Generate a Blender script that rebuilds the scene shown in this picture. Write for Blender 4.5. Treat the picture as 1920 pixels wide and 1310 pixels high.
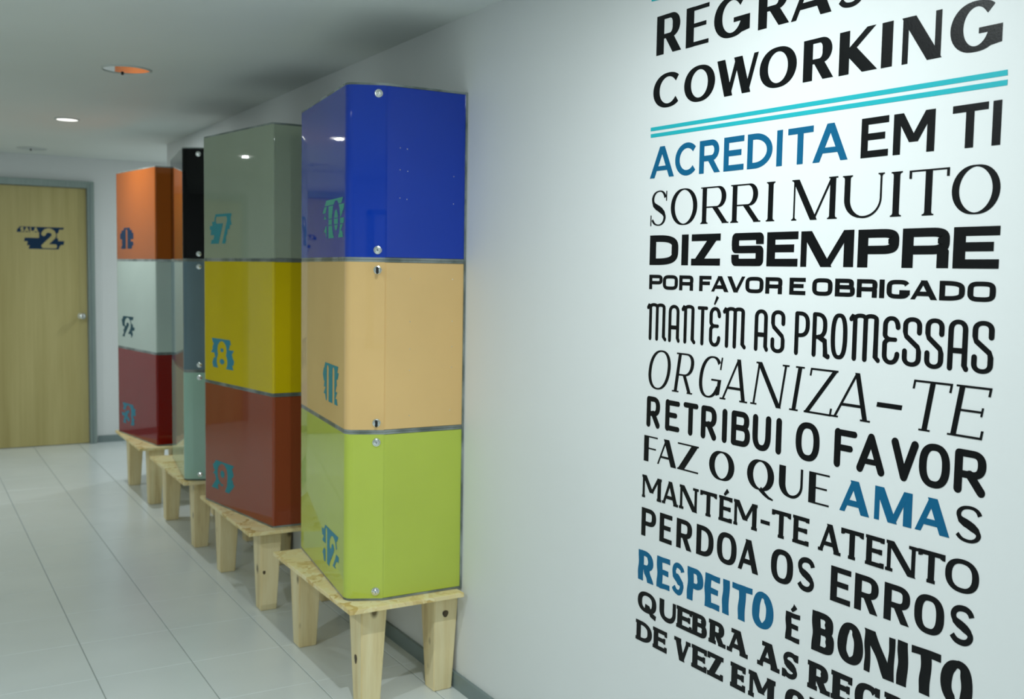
import bpy, bmesh, math, random
from mathutils import Vector, Matrix

# ------------------------------------------------------------------ clear
for o in list(bpy.data.objects):
    bpy.data.objects.remove(o, do_unlink=True)
SC = bpy.context.scene
COL = SC.collection

# ------------------------------------------------------------------ camera
CAM = Vector((-1.65, 0.0, 1.45))
YAW, PITCH, ROLL, FPX = 0.535454, -0.0751259, 0.0166448, 1946.127
fw = Vector((math.sin(YAW)*math.cos(PITCH), math.cos(YAW)*math.cos(PITCH), math.sin(PITCH)))
r0 = Vector((math.cos(YAW), -math.sin(YAW), 0))
u0 = r0.cross(fw)
rt = r0*math.cos(ROLL) + u0*math.sin(ROLL)
up = -r0*math.sin(ROLL) + u0*math.cos(ROLL)
cd = bpy.data.cameras.new('camera')
cam = bpy.data.objects.new('camera', cd)
COL.objects.link(cam)
m = Matrix((rt, up, -fw)).transposed().to_4x4()
m.translation = CAM
cam.matrix_world = m
cd.sensor_width = 36.0
cd.sensor_fit = 'HORIZONTAL'
cd.lens = FPX/1920*36.0
cd.clip_start = 0.05
cd.dof.use_dof = True
cd.dof.focus_distance = 2.25
cd.dof.aperture_fstop = 5.6
SC.camera = cam

# ------------------------------------------------------------------ colour management
SC.view_settings.view_transform = 'Standard'
SC.view_settings.look = 'None'
SC.view_settings.gamma = 1
SC.view_settings.use_curve_mapping = False
SC.view_settings.exposure = 0.0

# ------------------------------------------------------------------ world (daylight outside the window behind the camera)
w = bpy.data.worlds.new('world')
SC.world = w
w.use_nodes = True
w.node_tree.nodes['Background'].inputs['Color'].default_value = (0.70, 0.85, 1.0, 1)
w.node_tree.nodes['Background'].inputs['Strength'].default_value = 0.5

ZC = 2.294            # ceiling height
YF = 8.945            # far wall
YE = 7.557            # end of the right wall
XL = -4.6             # left wall
YB = -2.6             # back wall
LAMPS = [(-0.80, 1.60, 18.0), (-0.769, 6.623, 10.5), (-2.40, 7.40, 12.0), (-2.60, 2.3, 22.0), (-2.20, -1.10, 25.0), (1.10, 8.25, 12.0)]  # fourth and fifth are unseen fill lamps, added for brightness

def area(name, loc, size, power, color, rot=(0, 0, 0), shape='DISK', size_y=None):
    l = bpy.data.lights.new(name, 'AREA')
    l.shape = shape
    l.size = size
    if size_y: l.size_y = size_y
    l.energy = power
    l.color = color
    o = bpy.data.objects.new(name, l)
    o.location = loc
    o.rotation_euler = rot
    COL.objects.link(o)
    return o
for (x, y, pw) in LAMPS:
    area('downlight_beam', (x, y, ZC-0.012), 0.036, pw, (0.90, 0.99, 1.0))

# ------------------------------------------------------------------ materials
def lin(c):
    c = c/255.0
    return c/12.92 if c <= 0.04045 else ((c+0.055)/1.055)**2.4
def rgb(r, g, b): return (lin(r), lin(g), lin(b), 1.0)
def mat(name, col, rough=0.5, metal=0.0, spec=0.5, coat=0.0, ior=1.45, trans=0.0, emit=None, es=0.0):
    mm = bpy.data.materials.new(name)
    mm.use_nodes = True
    p = mm.node_tree.nodes['Principled BSDF']
    p.inputs['Base Color'].default_value = col
    p.inputs['Roughness'].default_value = rough
    p.inputs['Metallic'].default_value = metal
    p.inputs['Specular IOR Level'].default_value = spec
    p.inputs['IOR'].default_value = ior
    p.inputs['Coat Weight'].default_value = coat
    p.inputs['Coat Roughness'].default_value = 0.03
    p.inputs['Transmission Weight'].default_value = trans
    if emit:
        p.inputs['Emission Color'].default_value = emit
        p.inputs['Emission Strength'].default_value = es
    return mm
def N(mm, t, **kw):
    n = mm.node_tree.nodes.new(t)
    for k, v in kw.items(): setattr(n, k, v)
    return n
def L(mm, a, b): mm.node_tree.links.new(a, b)
def PB(mm): return mm.node_tree.nodes['Principled BSDF']
def coords(mm, scale=(1, 1, 1), world=False):
    tc = N(mm, 'ShaderNodeTexCoord')
    mp = N(mm, 'ShaderNodeMapping')
    mp.inputs['Scale'].default_value = scale
    if world:
        g = N(mm, 'ShaderNodeNewGeometry')
        L(mm, g.outputs['Position'], mp.inputs['Vector'])
    else:
        L(mm, tc.outputs['Object'], mp.inputs['Vector'])
    return mp.outputs['Vector']
def noise(mm, vec, scale, detail=4, rough=0.5):
    n = N(mm, 'ShaderNodeTexNoise')
    n.inputs['Scale'].default_value = scale
    n.inputs['Detail'].default_value = detail
    n.inputs['Roughness'].default_value = rough
    L(mm, vec, n.inputs['Vector'])
    return n
def ramp(mm, fac, stops):
    r = N(mm, 'ShaderNodeValToRGB')
    el = r.color_ramp.elements
    while len(el) < len(stops): el.new(0.5)
    for e, (p, c) in zip(el, stops):
        e.position = p; e.color = c
    L(mm, fac, r.inputs['Fac'])
    return r
def bump(mm, h, strength, dist=0.002):
    b = N(mm, 'ShaderNodeBump')
    b.inputs['Strength'].default_value = strength
    b.inputs['Distance'].default_value = dist
    L(mm, h, b.inputs['Height'])
    L(mm, b.outputs['Normal'], PB(mm).inputs['Normal'])

def plaster(name, c, var=0.02, rough=0.55):
    mm = mat(name, c, rough, spec=0.35)
    v = coords(mm, world=True)
    n = noise(mm, v, 1.3, 3)
    c2 = tuple(x*(1-var*2) for x in c[:3])+(1,)
    r = ramp(mm, n.outputs['Fac'], [(0.3, c2), (0.7, c)])
    L(mm, r.outputs['Color'], PB(mm).inputs['Base Color'])
    n2 = noise(mm, v, 180, 3)
    bump(mm, n2.outputs['Fac'], 0.12, 0.001)
    return mm
M_wall = plaster('white_wall_paint', (0.80, 0.818, 0.815, 1))
M_ceil = plaster('white_ceiling_paint', (0.80, 0.84, 0.81, 1))
M_base = mat('grey_baseboard', rgb(128, 143, 143), 0.4)
v = coords(M_base, (1, 1, 1), True); n = noise(M_base, v, 6); r = ramp(M_base, n.outputs['Fac'], [(0.3, rgb(122, 137, 137)), (0.7, rgb(134, 149, 149))]); L(M_base, r.outputs['Color'], PB(M_base).inputs['Base Color'])

M_tile = mat('white_ceramic_tile', (0.66, 0.71, 0.70, 1), 0.22, spec=0.5)
v = coords(M_tile, world=True); n = noise(M_tile, v, 2.2, 5)
r = ramp(M_tile, n.outputs['Fac'], [(0.3, (0.74, 0.79, 0.785, 1)), (0.7, (0.80, 0.85, 0.845, 1))])
L(M_tile, r.outputs['Color'], PB(M_tile).inputs['Base Color'])
n2 = noise(M_tile, v, 14, 3); bump(M_tile, n2.outputs['Fac'], 0.05, 0.002)
M_grout = mat('grey_grout', (0.33, 0.37, 0.35, 1), 0.8)
v = coords(M_grout, world=True); n = noise(M_grout, v, 25); r = ramp(M_grout, n.outputs['Fac'], [(0.3, (0.29, 0.33, 0.31, 1)), (0.7, (0.38, 0.42, 0.40, 1))]); L(M_grout, r.outputs['Color'], PB(M_grout).inputs['Base Color'])

def wood(name, c1, c2, c3, stretch, rough=0.45, knots=True):
    mm = mat(name, c1, rough, spec=0.35)
    v = coords(mm, stretch)
    info = N(mm, 'ShaderNodeObjectInfo')
    add = N(mm, 'ShaderNodeVectorMath', operation='ADD')
    mul = N(mm, 'ShaderNodeMath', operation='MULTIPLY'); mul.inputs[1].default_value = 37.0
    L(mm, info.outputs['Random'], mul.inputs[0])
    L(mm, v, add.inputs[0]); L(mm, mul.outputs[0], add.inputs[1])
    n = noise(mm, add.outputs[0], 1.0, 6, 0.6)
    r = ramp(mm, n.outputs['Fac'], [(0.28, c3), (0.46, c1), (0.62, c2), (0.75, c1)])
    out = r.outputs['Color']
    if knots:
        vo = N(mm, 'ShaderNodeTexVoronoi'); vo.inputs['Scale'].default_value = 1.0
        v2 = coords(mm, (9, 9, 6))
        a2 = N(mm, 'ShaderNodeVectorMath', operation='ADD'); L(mm, v2, a2.inputs[0]); L(mm, mul.outputs[0], a2.inputs[1])
        L(mm, a2.outputs[0], vo.inputs['Vector'])
        kr = ramp(mm, vo.outputs['Distance'], [(0.06, (1, 1, 1, 1)), (0.15, (0, 0, 0, 1))])
        mx = N(mm, 'ShaderNodeMixRGB'); mx.inputs['Color2'].default_value = tuple(x*0.28 for x in c3[:3])+(1,)
        L(mm, kr.outputs['Color'], mx.inputs['Fac']); L(mm, out, mx.inputs['Color1'])
        out = mx.outputs['Color']
    L(mm, out, PB(mm).inputs['Base Color'])
    bump(mm, n.outputs['Fac'], 0.15, 0.002)
    return mm
M_pine = wood('pine_lumber', rgb(240, 220, 168), rgb(248, 232, 186), rgb(214, 188, 134), (26, 26, 2.2))
M_door = wood('oak_laminate', rgb(188, 174, 116), rgb(202, 188, 130), rgb(172, 155, 98), (7, 7, 0.35), 0.38, False)
M_knot = mat('dark_knot_wood', rgb(78, 64, 46), 0.6)
v = coords(M_knot, (60, 60, 60)); n = noise(M_knot, v, 1.2); r = ramp(M_knot, n.outputs['Fac'], [(0.3, rgb(58, 48, 36)), (0.7, rgb(100, 84, 60))]); L(M_knot, r.outputs['Color'], PB(M_knot).inputs['Base Color'])

M_osb = mat('oriented_strand_board', rgb(205, 185, 125), 0.6, spec=0.3)
v = coords(M_osb)
nn = noise(M_osb, v, 7, 3)
mixv = N(M_osb, 'ShaderNodeMixRGB'); mixv.inputs['Fac'].default_value = 0.25
L(M_osb, v, mixv.inputs['Color1']); L(M_osb, nn.outputs['Color'], mixv.inputs['Color2'])
mp = N(M_osb, 'ShaderNodeMapping'); mp.inputs['Scale'].default_value = (45, 16, 40); mp.inputs['Rotation'].default_value = (0, 0, 0.5)
L(M_osb, mixv.outputs['Color'], mp.inputs['Vector'])
vo = N(M_osb, 'ShaderNodeTexVoronoi'); vo.inputs['Scale'].default_value = 1.0
L(M_osb, mp.outputs['Vector'], vo.inputs['Vector'])
sep = N(M_osb, 'ShaderNodeSeparateColor'); L(M_osb, vo.outputs['Color'], sep.inputs[0])
r = ramp(M_osb, sep.outputs[0], [(0.0, rgb(214, 182, 112)), (0.35, rgb(244, 222, 162)), (0.7, rgb(250, 236, 188)), (1.0, rgb(232, 206, 142))])
L(M_osb, r.outputs['Color'], PB(M_osb).inputs['Base Color'])
bump(M_osb, sep.outputs[1], 0.35, 0.002)

def acrylic(name, c, rough=0.015):
    """coloured sheet behind clear acrylic: diffuse colour under a clear gloss"""
    mm = mat(name, c, rough, spec=0.42, ior=1.49)
    v = coords(mm, (1, 1, 1), True)
    n = noise(mm, v, 3.5, 3)
    c2 = tuple(x*0.94 for x in c[:3])+(1,)
    r = ramp(mm, n.outputs['Fac'], [(0.3, c2), (0.7, c)])
    L(mm, r.outputs['Color'], PB(mm).inputs['Base Color'])
    return mm
M_edge = mat('clear_acrylic_plate', (0.72, 0.80, 0.76, 1), 0.12, spec=0.5, ior=1.3, trans=0.55)
v = coords(M_edge, (1, 1, 1), True); n = noise(M_edge, v, 9); r = ramp(M_edge, n.outputs['Fac'], [(0.40, (0.30, 0.36, 0.33, 1)), (0.62, (0.68, 0.76, 0.73, 1))]); L(M_edge, r.outputs['Color'], PB(M_edge).inputs['Base Color'])
M_chrome = mat('chrome', (0.80, 0.82, 0.80, 1), 0.22, 1.0)
v = coords(M_chrome, (40, 40, 40)); n = noise(M_chrome, v, 2); r = ramp(M_chrome, n.outputs['Fac'], [(0.3, (0.12, 0.12, 0.12, 1)), (0.7, (0.22, 0.22, 0.22, 1))]); L(M_chrome, r.outputs['Color'], PB(M_chrome).inputs['Roughness'])
M_dark = mat('dark_plastic', (0.012, 0.012, 0.011, 1), 0.4)
v = coords(M_dark, (90, 90, 90)); n = noise(M_dark, v, 2); bump(M_dark, n.outputs['Fac'], 0.2, 0.0005)
M_alu = mat('brushed_aluminium_frame', rgb(150, 165, 160), 0.4, 0.25)
v = coords(M_alu, (200, 200, 4)); n = noise(M_alu, v, 1); r = ramp(M_alu, n.outputs['Fac'], [(0.3, rgb(138, 154, 150)), (0.7, rgb(158, 172, 168))]); L(M_alu, r.outputs['Color'], PB(M_alu).inputs['Base Color'])
M_mirror = mat('mirrored_glass', (0.64, 0.68, 0.66, 1), 0.03, 1.0)
v = coords(M_mirror, (8, 8, 8)); n = noise(M_mirror, v, 1); bump(M_mirror, n.outputs['Fac'], 0.02, 0.0005)
M_ring = mat('white_metal_ring', (0.62, 0.66, 0.64, 1), 0.35)
v = coords(M_ring, (8, 8, 8)); n = noise(M_ring, v, 4); bump(M_ring, n.outputs['Fac'], 0.05, 0.0005)
M_lens = mat('lit_lamp_lens', (1, 1, 1, 1), 0.3, emit=(1.0, 0.99, 0.93, 1), es=1.7)

def vinyl(name, c, rough=0.38):
    mm = mat(name, c, rough, spec=0.22)
    v = coords(mm, world=True)
    n = noise(mm, v, 220, 3); bump(mm, n.outputs['Fac'], 0.25, 0.0008)
    return mm
M_blk = vinyl('black_vinyl', (0.003, 0.0035, 0.004, 1))
M_blu = vinyl('petrol_blue_vinyl', rgb(16, 96, 136))
M_cyn = vinyl('turquoise_vinyl', rgb(40, 176, 186))
M_teal = vinyl('teal_vinyl', rgb(28, 140, 150))
M_green = vinyl('sea_green_vinyl', rgb(50, 165, 140))
M_navy = vinyl('navy_vinyl', rgb(20, 52, 84))
M_dteal = vinyl('dark_teal_vinyl', rgb(24, 74, 88))
M_sky = vinyl('medium_blue_vinyl', rgb(46, 140, 165))

# ------------------------------------------------------------------ mesh helpers
def mesh_obj(name, verts, faces, material, parent=None, smooth=False, recalc=True):
    me = bpy.data.meshes.new(name)
    me.from_pydata([tuple(v) for v in verts], [], faces)
    me.materials.append(material)
    me.update()
    if recalc:
        bm = bmesh.new(); bm.from_mesh(me)
        bmesh.ops.recalc_face_normals(bm, faces=bm.faces)
        bm.to_mesh(me); bm.free()
    if smooth:
        for p in me.polygons: p.use_smooth = True
    o = bpy.data.objects.new(name, me)
    COL.objects.link(o)
    if parent: o.parent = parent
    return o
def bm_obj(name, bm, material, parent=None, smooth=False):
    me = bpy.data.meshes.new(name)
    bmesh.ops.recalc_face_normals(bm, faces=bm.faces)
    bm.to_mesh(me); bm.free()
    me.materials.append(material)
    if smooth:
        for p in me.polygons: p.use_smooth = True
    o = bpy.data.objects.new(name, me)
    COL.objects.link(o)
    if parent: o.parent = parent
    return o
def box_bm(bm, x0, x1, y0, y1, z0, z1):
    vs = [bm.verts.new(c) for c in ((x0,y0,z0),(x1,y0,z0),(x1,y1,z0),(x0,y1,z0),(x0,y0,z1),(x1,y0,z1),(x1,y1,z1),(x0,y1,z1))]
    for f in ((3,2,1,0),(4,5,6,7),(0,1,5,4),(1,2,6,5),(2,3,7,6),(3,0,4,7)):
        bm.faces.new([vs[i] for i in f])
def box(name, x0, x1, y0, y1, z0, z1, material, parent=None, bevel=0.0):
    bm = bmesh.new()
    box_bm(bm, x0, x1, y0, y1, z0, z1)
    if bevel: bmesh.ops.bevel(bm, geom=bm.edges[:], offset=bevel, segments=2, profile=0.6, affect='EDGES')
    return bm_obj(name, bm, material, parent)
def prism(name, pts, z0, z1, material, parent=None, bevel=0.0):
    """vertical prism over a plan polygon"""
    n = len(pts)
    vs = [(x, y, z0) for x, y in pts]+[(x, y, z1) for x, y in pts]
    fs = [tuple(range(n))[::-1], tuple(range(n, 2*n))]+[(i, (i+1) % n, (i+1) % n+n, i+n) for i in range(n)]
    return mesh_obj(name, vs, fs, material, parent)
def lathe(name, prof, material, parent=None, seg=24, M=None):
    """profile (r, h) turned about local z, placed with matrix M"""
    vs = []; fs = []
    for r_, h in prof:
        for i in range(seg):
            a = 2*math.pi*i/seg
            p = Vector((r_*math.cos(a), r_*math.sin(a), h))
            vs.append(M @ p if M else p)
    for j in range(len(prof)-1):
        for i in range(seg):
            fs.append((j*seg+i, j*seg+(i+1) % seg, (j+1)*seg+(i+1) % seg, (j+1)*seg+i))
    fs.append(tuple(range(seg))[::-1]); fs.append(tuple(range((len(prof)-1)*seg, len(prof)*seg)))
    return mesh_obj(name, vs, fs, material, parent, False)
def thing(name, label, cat, loc=(0, 0, 0), group=None):
    o = bpy.data.objects.new(name, None)
    o.empty_display_size = 0.1
    o.location = loc
    COL.objects.link(o)
    o['label'] = label; o['category'] = cat
    if group: o['group'] = group
    return o
def tag(o, label=None, cat=None, group=None, kind=None):
    if label: o['label'] = label
    if cat: o['category'] = cat
    if group: o['group'] = group
    if kind: o['kind'] = kind
    return o
def struct(o, label, cat): return tag(o, label, cat, None, 'structure')

# ------------------------------------------------------------------ room shell
XR2 = 2.2
floor = box('floor', XL-0.1, XR2+0.1, YB-0.1, YF+0.1, -0.12, -0.002, M_grout)
struct(floor, 'floor of pale grey white rectangular ceramic tiles', 'floor')
struct(box('ceiling', XL-0.1, XR2+0.1, YB-0.1, YF+0.1, ZC, ZC+0.1, M_ceil), 'flat white painted ceiling over the corridor', 'ceiling')
struct(box('wall_right', 0.0, 0.14, YB, YE, 0.0, ZC, M_wall), 'white wall carrying the lettering, lockers stand against it', 'wall')
struct(box('wall_far', XL, XR2, YF, YF+0.12, 0, ZC, M_wall), 'white end wall with the oak door numbered 2', 'wall')
struct(box('wall_left', XL-0.1, XL, YB, YF, 0, ZC, M_wall), 'white wall on the far left side, out of view', 'wall')
struct(box('wall_recess', XR2, XR2+0.1, YE-0.14, YF, 0, ZC, M_wall), 'white wall closing the recess past the corner', 'wall')
struct(box('wall_return', 0.14, XR2, YE-0.14, YE, 0, ZC, M_wall), 'white return wall of the recess behind the corner', 'wall')
bm = bmesh.new()
wx0, wx1, wz0, wz1 = -3.3, -1.1, 0.7, 2.0
box_bm(bm, XL, wx0, YB-0.12, YB, 0, ZC); box_bm(bm, wx1, 0.14, YB-0.12, YB, 0, ZC)
box_bm(bm, wx0, wx1, YB-0.12, YB, 0, wz0); box_bm(bm, wx0, wx1, YB-0.12, YB, wz1, ZC)
struct(bm_obj('wall_back', bm, M_wall), 'white wall behind the viewer with a window opening', 'wall')
bm = bmesh.new()
for a in ((wx0, wx0+.05, wz0, wz1), (wx1-.05, wx1, wz0, wz1), (-2.225, -2.175, wz0, wz1), (wx0, wx1, wz0, wz0+.05), (wx0, wx1, wz1-.05, wz1)):
    box_bm(bm, a[0], a[1], YB-0.09, YB-0.04, a[2], a[3])
win = struct(bm_obj('window_1', bm, M_alu), 'aluminium window in the wall behind the viewer', 'window')
M_glass = mat('window_glass', (0.92, 0.96, 0.95, 1), 0.0, ior=1.45, trans=1.0)
v = coords(M_glass, (3, 3, 3)); n = noise(M_glass, v, 1); bump(M_glass, n.outputs['Fac'], 0.01, 0.0005)
for gx0, gx1 in ((wx0+.05, -2.225), (-2.175, wx1-.05)):
    box('pane', gx0, gx1, YB-0.068, YB-0.062, wz0+.05, wz1-.05, M_glass, win)

BH = 0.0555
struct(box('baseboard_right', -0.012, 0.0, YB, YE, 0, BH, M_base), 'grey baseboard along the lettered wall', 'baseboard')
struct(box('baseboard_far', -0.262, XR2, YF-0.012, YF, 0, BH, M_base), 'grey baseboard right of the oak door on the end wall', 'baseboard')
struct(box('baseboard_end', -0.012, 0.14, YE, YE+0.012, 0, BH, M_base), 'grey baseboard wrapping the wall corner', 'baseboard')
struct(box('baseboard_left', XL, -4.35, YF-0.012, YF, 0, BH, M_base), 'grey baseboard at the left end of the end wall', 'baseboard')
struct(box('baseboard_middle', -2.55, -1.30, YF-0.012, YF, 0, BH, M_base), 'grey baseboard between the two doors', 'baseboard')

# floor tiles: each visible tile an object, the rest one mesh
TX, TY, OX, OY = 0.33226, 0.38472, -1.07868, 4.94108
tile_mesh = {}
def tile_verts(x0, x1, y0, y1):
    jx, jy, b = 0.0017, 0.0009, 0.0012
    x0 += jx; x1 -= jx; y0 += jy; y1 -= jy
    return [(x0, y0, -0.006), (x1, y0, -0.006), (x1, y1, -0.006), (x0, y1, -0.006),
            (x0, y0, -b), (x1, y0, -b), (x1, y1, -b), (x0, y1, -b),
            (x0+b, y0+b, 0), (x1-b, y0+b, 0), (x1-b, y1-b, 0), (x0+b, y1-b, 0)]
TF = [(3, 2, 1, 0), (0, 1, 5, 4), (1, 2, 6, 5), (2, 3, 7, 6), (3, 0, 4, 7), (4, 5, 9, 8), (5, 6, 10, 9), (6, 7, 11, 10), (7, 4, 8, 11), (8, 9, 10, 11)]
rest_v, rest_f = [], []
for k in range(-11, 11):
    for j in range(-20, 12):
        x0, x1 = OX+k*TX, OX+(k+1)*TX
        y0, y1 = OY+j*TY, OY+(j+1)*TY
        y1 = min(y1, YF); y0 = max(y0, YB); x0 = max(x0, XL); x1 = min(x1, XR2)
        if x1-x0 < 0.01 or y1-y0 < 0.01: continue
        if x0 < 0 < x1 and y0 < YE: x1 = -0.001
        if x0 >= 0 and y0 < YE: 
            if y1 <= YE+0.01: continue
            y0 = YE+0.001
        if x1 > 0 and x0 < 0: pass
        vis = (-2.8 < x0 and x1 <= 0.30 and y0 > 2.2)
        if vis:
            cx, cy = (x0+x1)/2, (y0+y1)/2
            key = (round(x1-x0, 4), round(y1-y0, 4))
            if key not in tile_mesh:
                hx, hy = (x1-x0)/2, (y1-y0)/2
                me = bpy.data.meshes.new('tile')
                me.from_pydata(tile_verts(-hx, hx, -hy, hy), [], TF)
                me.materials.append(M_tile); me.update()
                tile_mesh[key] = me
            o = bpy.data.objects.new('tile', tile_mesh[key])
            o.location = (cx, cy, 0)
            o.parent = floor
            COL.objects.link(o)
        else:
            b = len(rest_v)
            rest_v += tile_verts(x0, x1, y0, y1)
            rest_f += [tuple(i+b for i in f) for f in TF]
o = mesh_obj('tile_field', rest_v, rest_f, M_tile, floor)
o['kind'] = 'stuff'

# ------------------------------------------------------------------ door 1 (oak, with room sign) and a second door further left on the end wall
def make_door(name, xr, width, label):
    d = bpy.data.objects.new(name, None); d.location = (xr, YF, 0); COL.objects.link(d)
    struct(d, label, 'door')
    fwid = 0.052
    H = 2.054
    dy = -0.022
    box('door_leaf', -width, -0.004, -0.012, -0.001, 0.004, H-0.004, M_door, d, 0.002)
    bm = bmesh.new()
    box_bm(bm, 0, fwid, -0.045, -0.001, 0, H+fwid)
    box_bm(bm, -width-fwid, -width, -0.045, -0.001, 0, H+fwid)
    box_bm(bm, -width, 0, -0.045, -0.001, H, H+fwid)
    bmesh.ops.bevel(bm, geom=bm.edges[:], offset=0.003, segments=1, affect='EDGES')
    bm_obj('door_frame', bm, M_alu, d)
    bm = bmesh.new()
    box_bm(bm, 0.018, 0.026, -0.049, -0.045, 0, H+0.03)
    box_bm(bm, -width-0.026, -width-0.018, -0.049, -0.045, 0, H+0.03)
    bm_obj('frame_groove', bm, M_base, d)
    R = Matrix.Translation((-0.052, -0.012, 1.035)) @ Matrix.Rotation(math.radians(90), 4, 'X')
    kb = lathe('door_knob', [(0.026, 0), (0.026, 0.006), (0.012, 0.009), (0.010, 0.03), (0.020, 0.036), (0.027, 0.048), (0.027, 0.058), (0.020, 0.068), (0.008, 0.071)], M_chrome, d, 24, R)
    return d
door1 = make_door('door_1', -0.327, 0.90, 'oak laminate door with navy sign 2 in aluminium frame')
door2 = make_door('door_2', -3.41+0.85-0.0, 0.85, 'second oak door further left on the end wall, out of view')

# ------------------------------------------------------------------ striped vinyl signs with cut-out numerals
def dist_seg(p, a, b):
    ax, ay = a; bx, by = b; px, py = p
    dx, dy = bx-ax, by-ay
    l2 = dx*dx+dy*dy
    t = 0 if l2 == 0 else max(0, min(1, ((px-ax)*dx+(py-ay)*dy)/l2))
    return math.hypot(px-ax-t*dx, py-ay-t*dy)
def ell(cx, cy, rx, ry, a0, a1, n=14):
    return [(cx+rx*math.cos(math.radians(a0+(a1-a0)*i/n)), cy+ry*math.sin(math.radians(a0+(a1-a0)*i/n))) for i in range(n+1)]
DIG = {   # centre lines in a 1 x 1 box
 '0': [ell(.5, .5, .26, .38, 0, 360, 24)],
 '1': [[(.5, .88), (.5, .1)], [(.5, .88), (.3, .74)]],
 '2': [ell(.5, .68, .26, .22, 170, -30)+[(.24, .12), (.80, .12)]],
 '3': [ell(.48, .70, .24, .19, 150, -90)+ell(.48, .31, .27, .21, 90, -150)],
 '7': [[(.2, .88), (.78, .88), (.42, .08)]],
 '8': [ell(.5, .70, .22, .19, 0, 360, 20), ell(.5, .31, .27, .21, 0, 360, 20)],
 '9': [ell(.5, .66, .25, .24, 0, 360, 20), [(.75, .66), (.72, .36), (.60, .16), (.45, .1), (.28, .18)]],
 'S': [ell(.5, .70, .26, .19, 40, 270)+ell(.5, .31, .26, .20, 90, -140)],
 'A': [[(.15, .05), (.5, .92), (.85, .05)], [(.3, .33), (.7, .33)]],
 'L': [[(.28, .92), (.28, .10), (.78, .10)]],
}
def sign(name, chars, rows, material, parent, P, Wd, Hd, n=44, gap=0.10):
    """rows: list of (y0, y1, x0, x1, slant) bands in unit space; chars: (char, x, y, w, h, stroke)
    P(u, v) -> world point for unit coordinates"""
    lines = []
    for ch, x, y, w_, h_, s in chars:
        for pl in DIG[ch]:
            lines.append(([(x+a*w_, y+b*h_) for a, b in pl], s))
    vs, fs = [], []
    NX = 120
    for i in range(n):
        v0, v1 = i/n, (i+1)/n
        vc = (v0+v1)/2
        on = [False]*NX
        for (a, b, xa, xb, sl) in rows:
            if a <= vc <= b:
                sh = sl*(vc-a)
                for q in range(NX):
                    u = (q+.5)/NX
                    if xa+sh <= u <= xb+sh: on[q] = True
        for q in range(NX):
            if on[q]:
                u = (q+.5)/NX
                pu = (u*Wd, vc*Hd)
                for pl, s in lines:
                    for a, b in zip(pl, pl[1:]):
                        if dist_seg(pu, (a[0]*Wd, a[1]*Hd), (b[0]*Wd, b[1]*Hd)) < s:
                            on[q] = False; break
                    if not on[q]: break
        q = 0
        while q < NX:
            if on[q]:
                e = q
                while e < NX and on[e]: e += 1
                b = len(vs)
                vs += [P(q/NX, v0), P(e/NX, v0), P(e/NX, v1), P(q/NX, v1)]
                fs.append((b, b+1, b+2, b+3))
                q = e
            else: q += 1
    return mesh_obj(name, vs, fs, material, parent)
# ragged speed-stripe plate behind the numerals
def bands(seed, x0=0.15, x1=0.85, n=6, gap=0.0):
    rnd = random.Random(seed)
    out = []
    for i in range(n):
        a = i/n; b = (i+1)/n-gap
        e0 = x0+rnd.choice([-0.12, -0.02, 0.07, -0.06]); e1 = x1+rnd.choice([0.12, 0.02, -0.07, 0.05])
        if i == n-1: e0, e1 = x0-0.03, x1+0.03
        sl = rnd.choice([0.35, 0.6, -0.3])
        out.append((a, b, e0, e1, sl))
    return out
SPECIAL = {'7': [(0.0, 0.14, .04, .66, .3), (.14, .30, .16, .68, .2), (.30, .48, .04, .74, .1), (.48, .62, .0, .84, .1), (.62, .76, .12, .92, -.2), (.76, .90, .20, .88, .1), (.90, 1.0, .24, .92, 0)],
           '1': [(0.0, 0.16, .08, .86, .3), (.16, .34, .18, 1.0, -.3), (.34, .46, .14, .78, .2), (.46, .76, .02, .98, 0), (.76, .88, .12, .88, 0), (.88, 1.0, .28, .74, 0)]}
DIG['I'] = [[(.5, .86), (.5, -.1)]]
# SALA 2 on the oak door
sx0, sx1, sz0, sz1 = -0.845, -0.488, 1.563, 1.735
fx, fy = door1.location.x, door1.location.y
def Pd(u, v): return Vector((sx0+u*(sx1-sx0)-fx, -0.0128, sz0+v*(sz1-sz0)))
sign('room_sign', [('S', .085, .77, .085, .20, .0052), ('A', .17, .77, .10, .20, .0052), ('L', .27, .77, .09, .20, .0052), ('A', .35, .77, .10, .20, .0052), ('2', .46, .03, .40, .92, .0165)],
     [(0.0, 0.17, .25, .86, .15), (0.17, 0.33, .22, .90, .1), (0.20, 0.38, .5, .96, .1), (0.33, 0.50, .16, .84, .1), (0.50, 0.62, .46, .82, .1), (0.62, 0.76, .46, .82, .1), (0.76, 0.90, 0.02, .86, 0.1), (0.90, 1.0, 0.05, .95, 0.3)],
     M_navy, door1, Pd, sx1-sx0, sz1-sz0)
door1.children[-1]['label'] = 'navy striped sign with the word SALA and a cut-out 2'

# ------------------------------------------------------------------ ceiling fixtures
def lamp(x, y, lab, r=0.058):
    t = thing('ceiling_downlight', lab, 'ceiling light', (x, y, ZC), 'round downlights in the ceiling')
    lathe('lamp_ring', [(r+0.012, 0.0), (r+0.012, -0.004), (r+0.004, -0.007), (r, -0.005), (r, -0.002)], M_ring, t, 32)
    lathe('lamp_lens', [(r*0.99, -0.001), (r*0.99, -0.005), (r*0.6, -0.0065)], M_lens, t, 32)
    return t
lamp(-0.80, 1.60, 'lit round downlight above the lettered wall, out of view')
lamp(-0.769, 6.623, 'lit round white downlight in the corridor ceiling')
lamp(-2.40, 7.40, 'lit round downlight over the left side near the end wall')
lamp(-2.20, -1.10, 'added fill downlight behind the viewer, out of view')  # unseen lamp added as fill from behind, lifts the locker end faces
lamp(-2.60, 2.30, 'added fill downlight to the left of the viewer, out of view')  # unseen lamp added to brighten wall and locker fronts from the left
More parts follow.
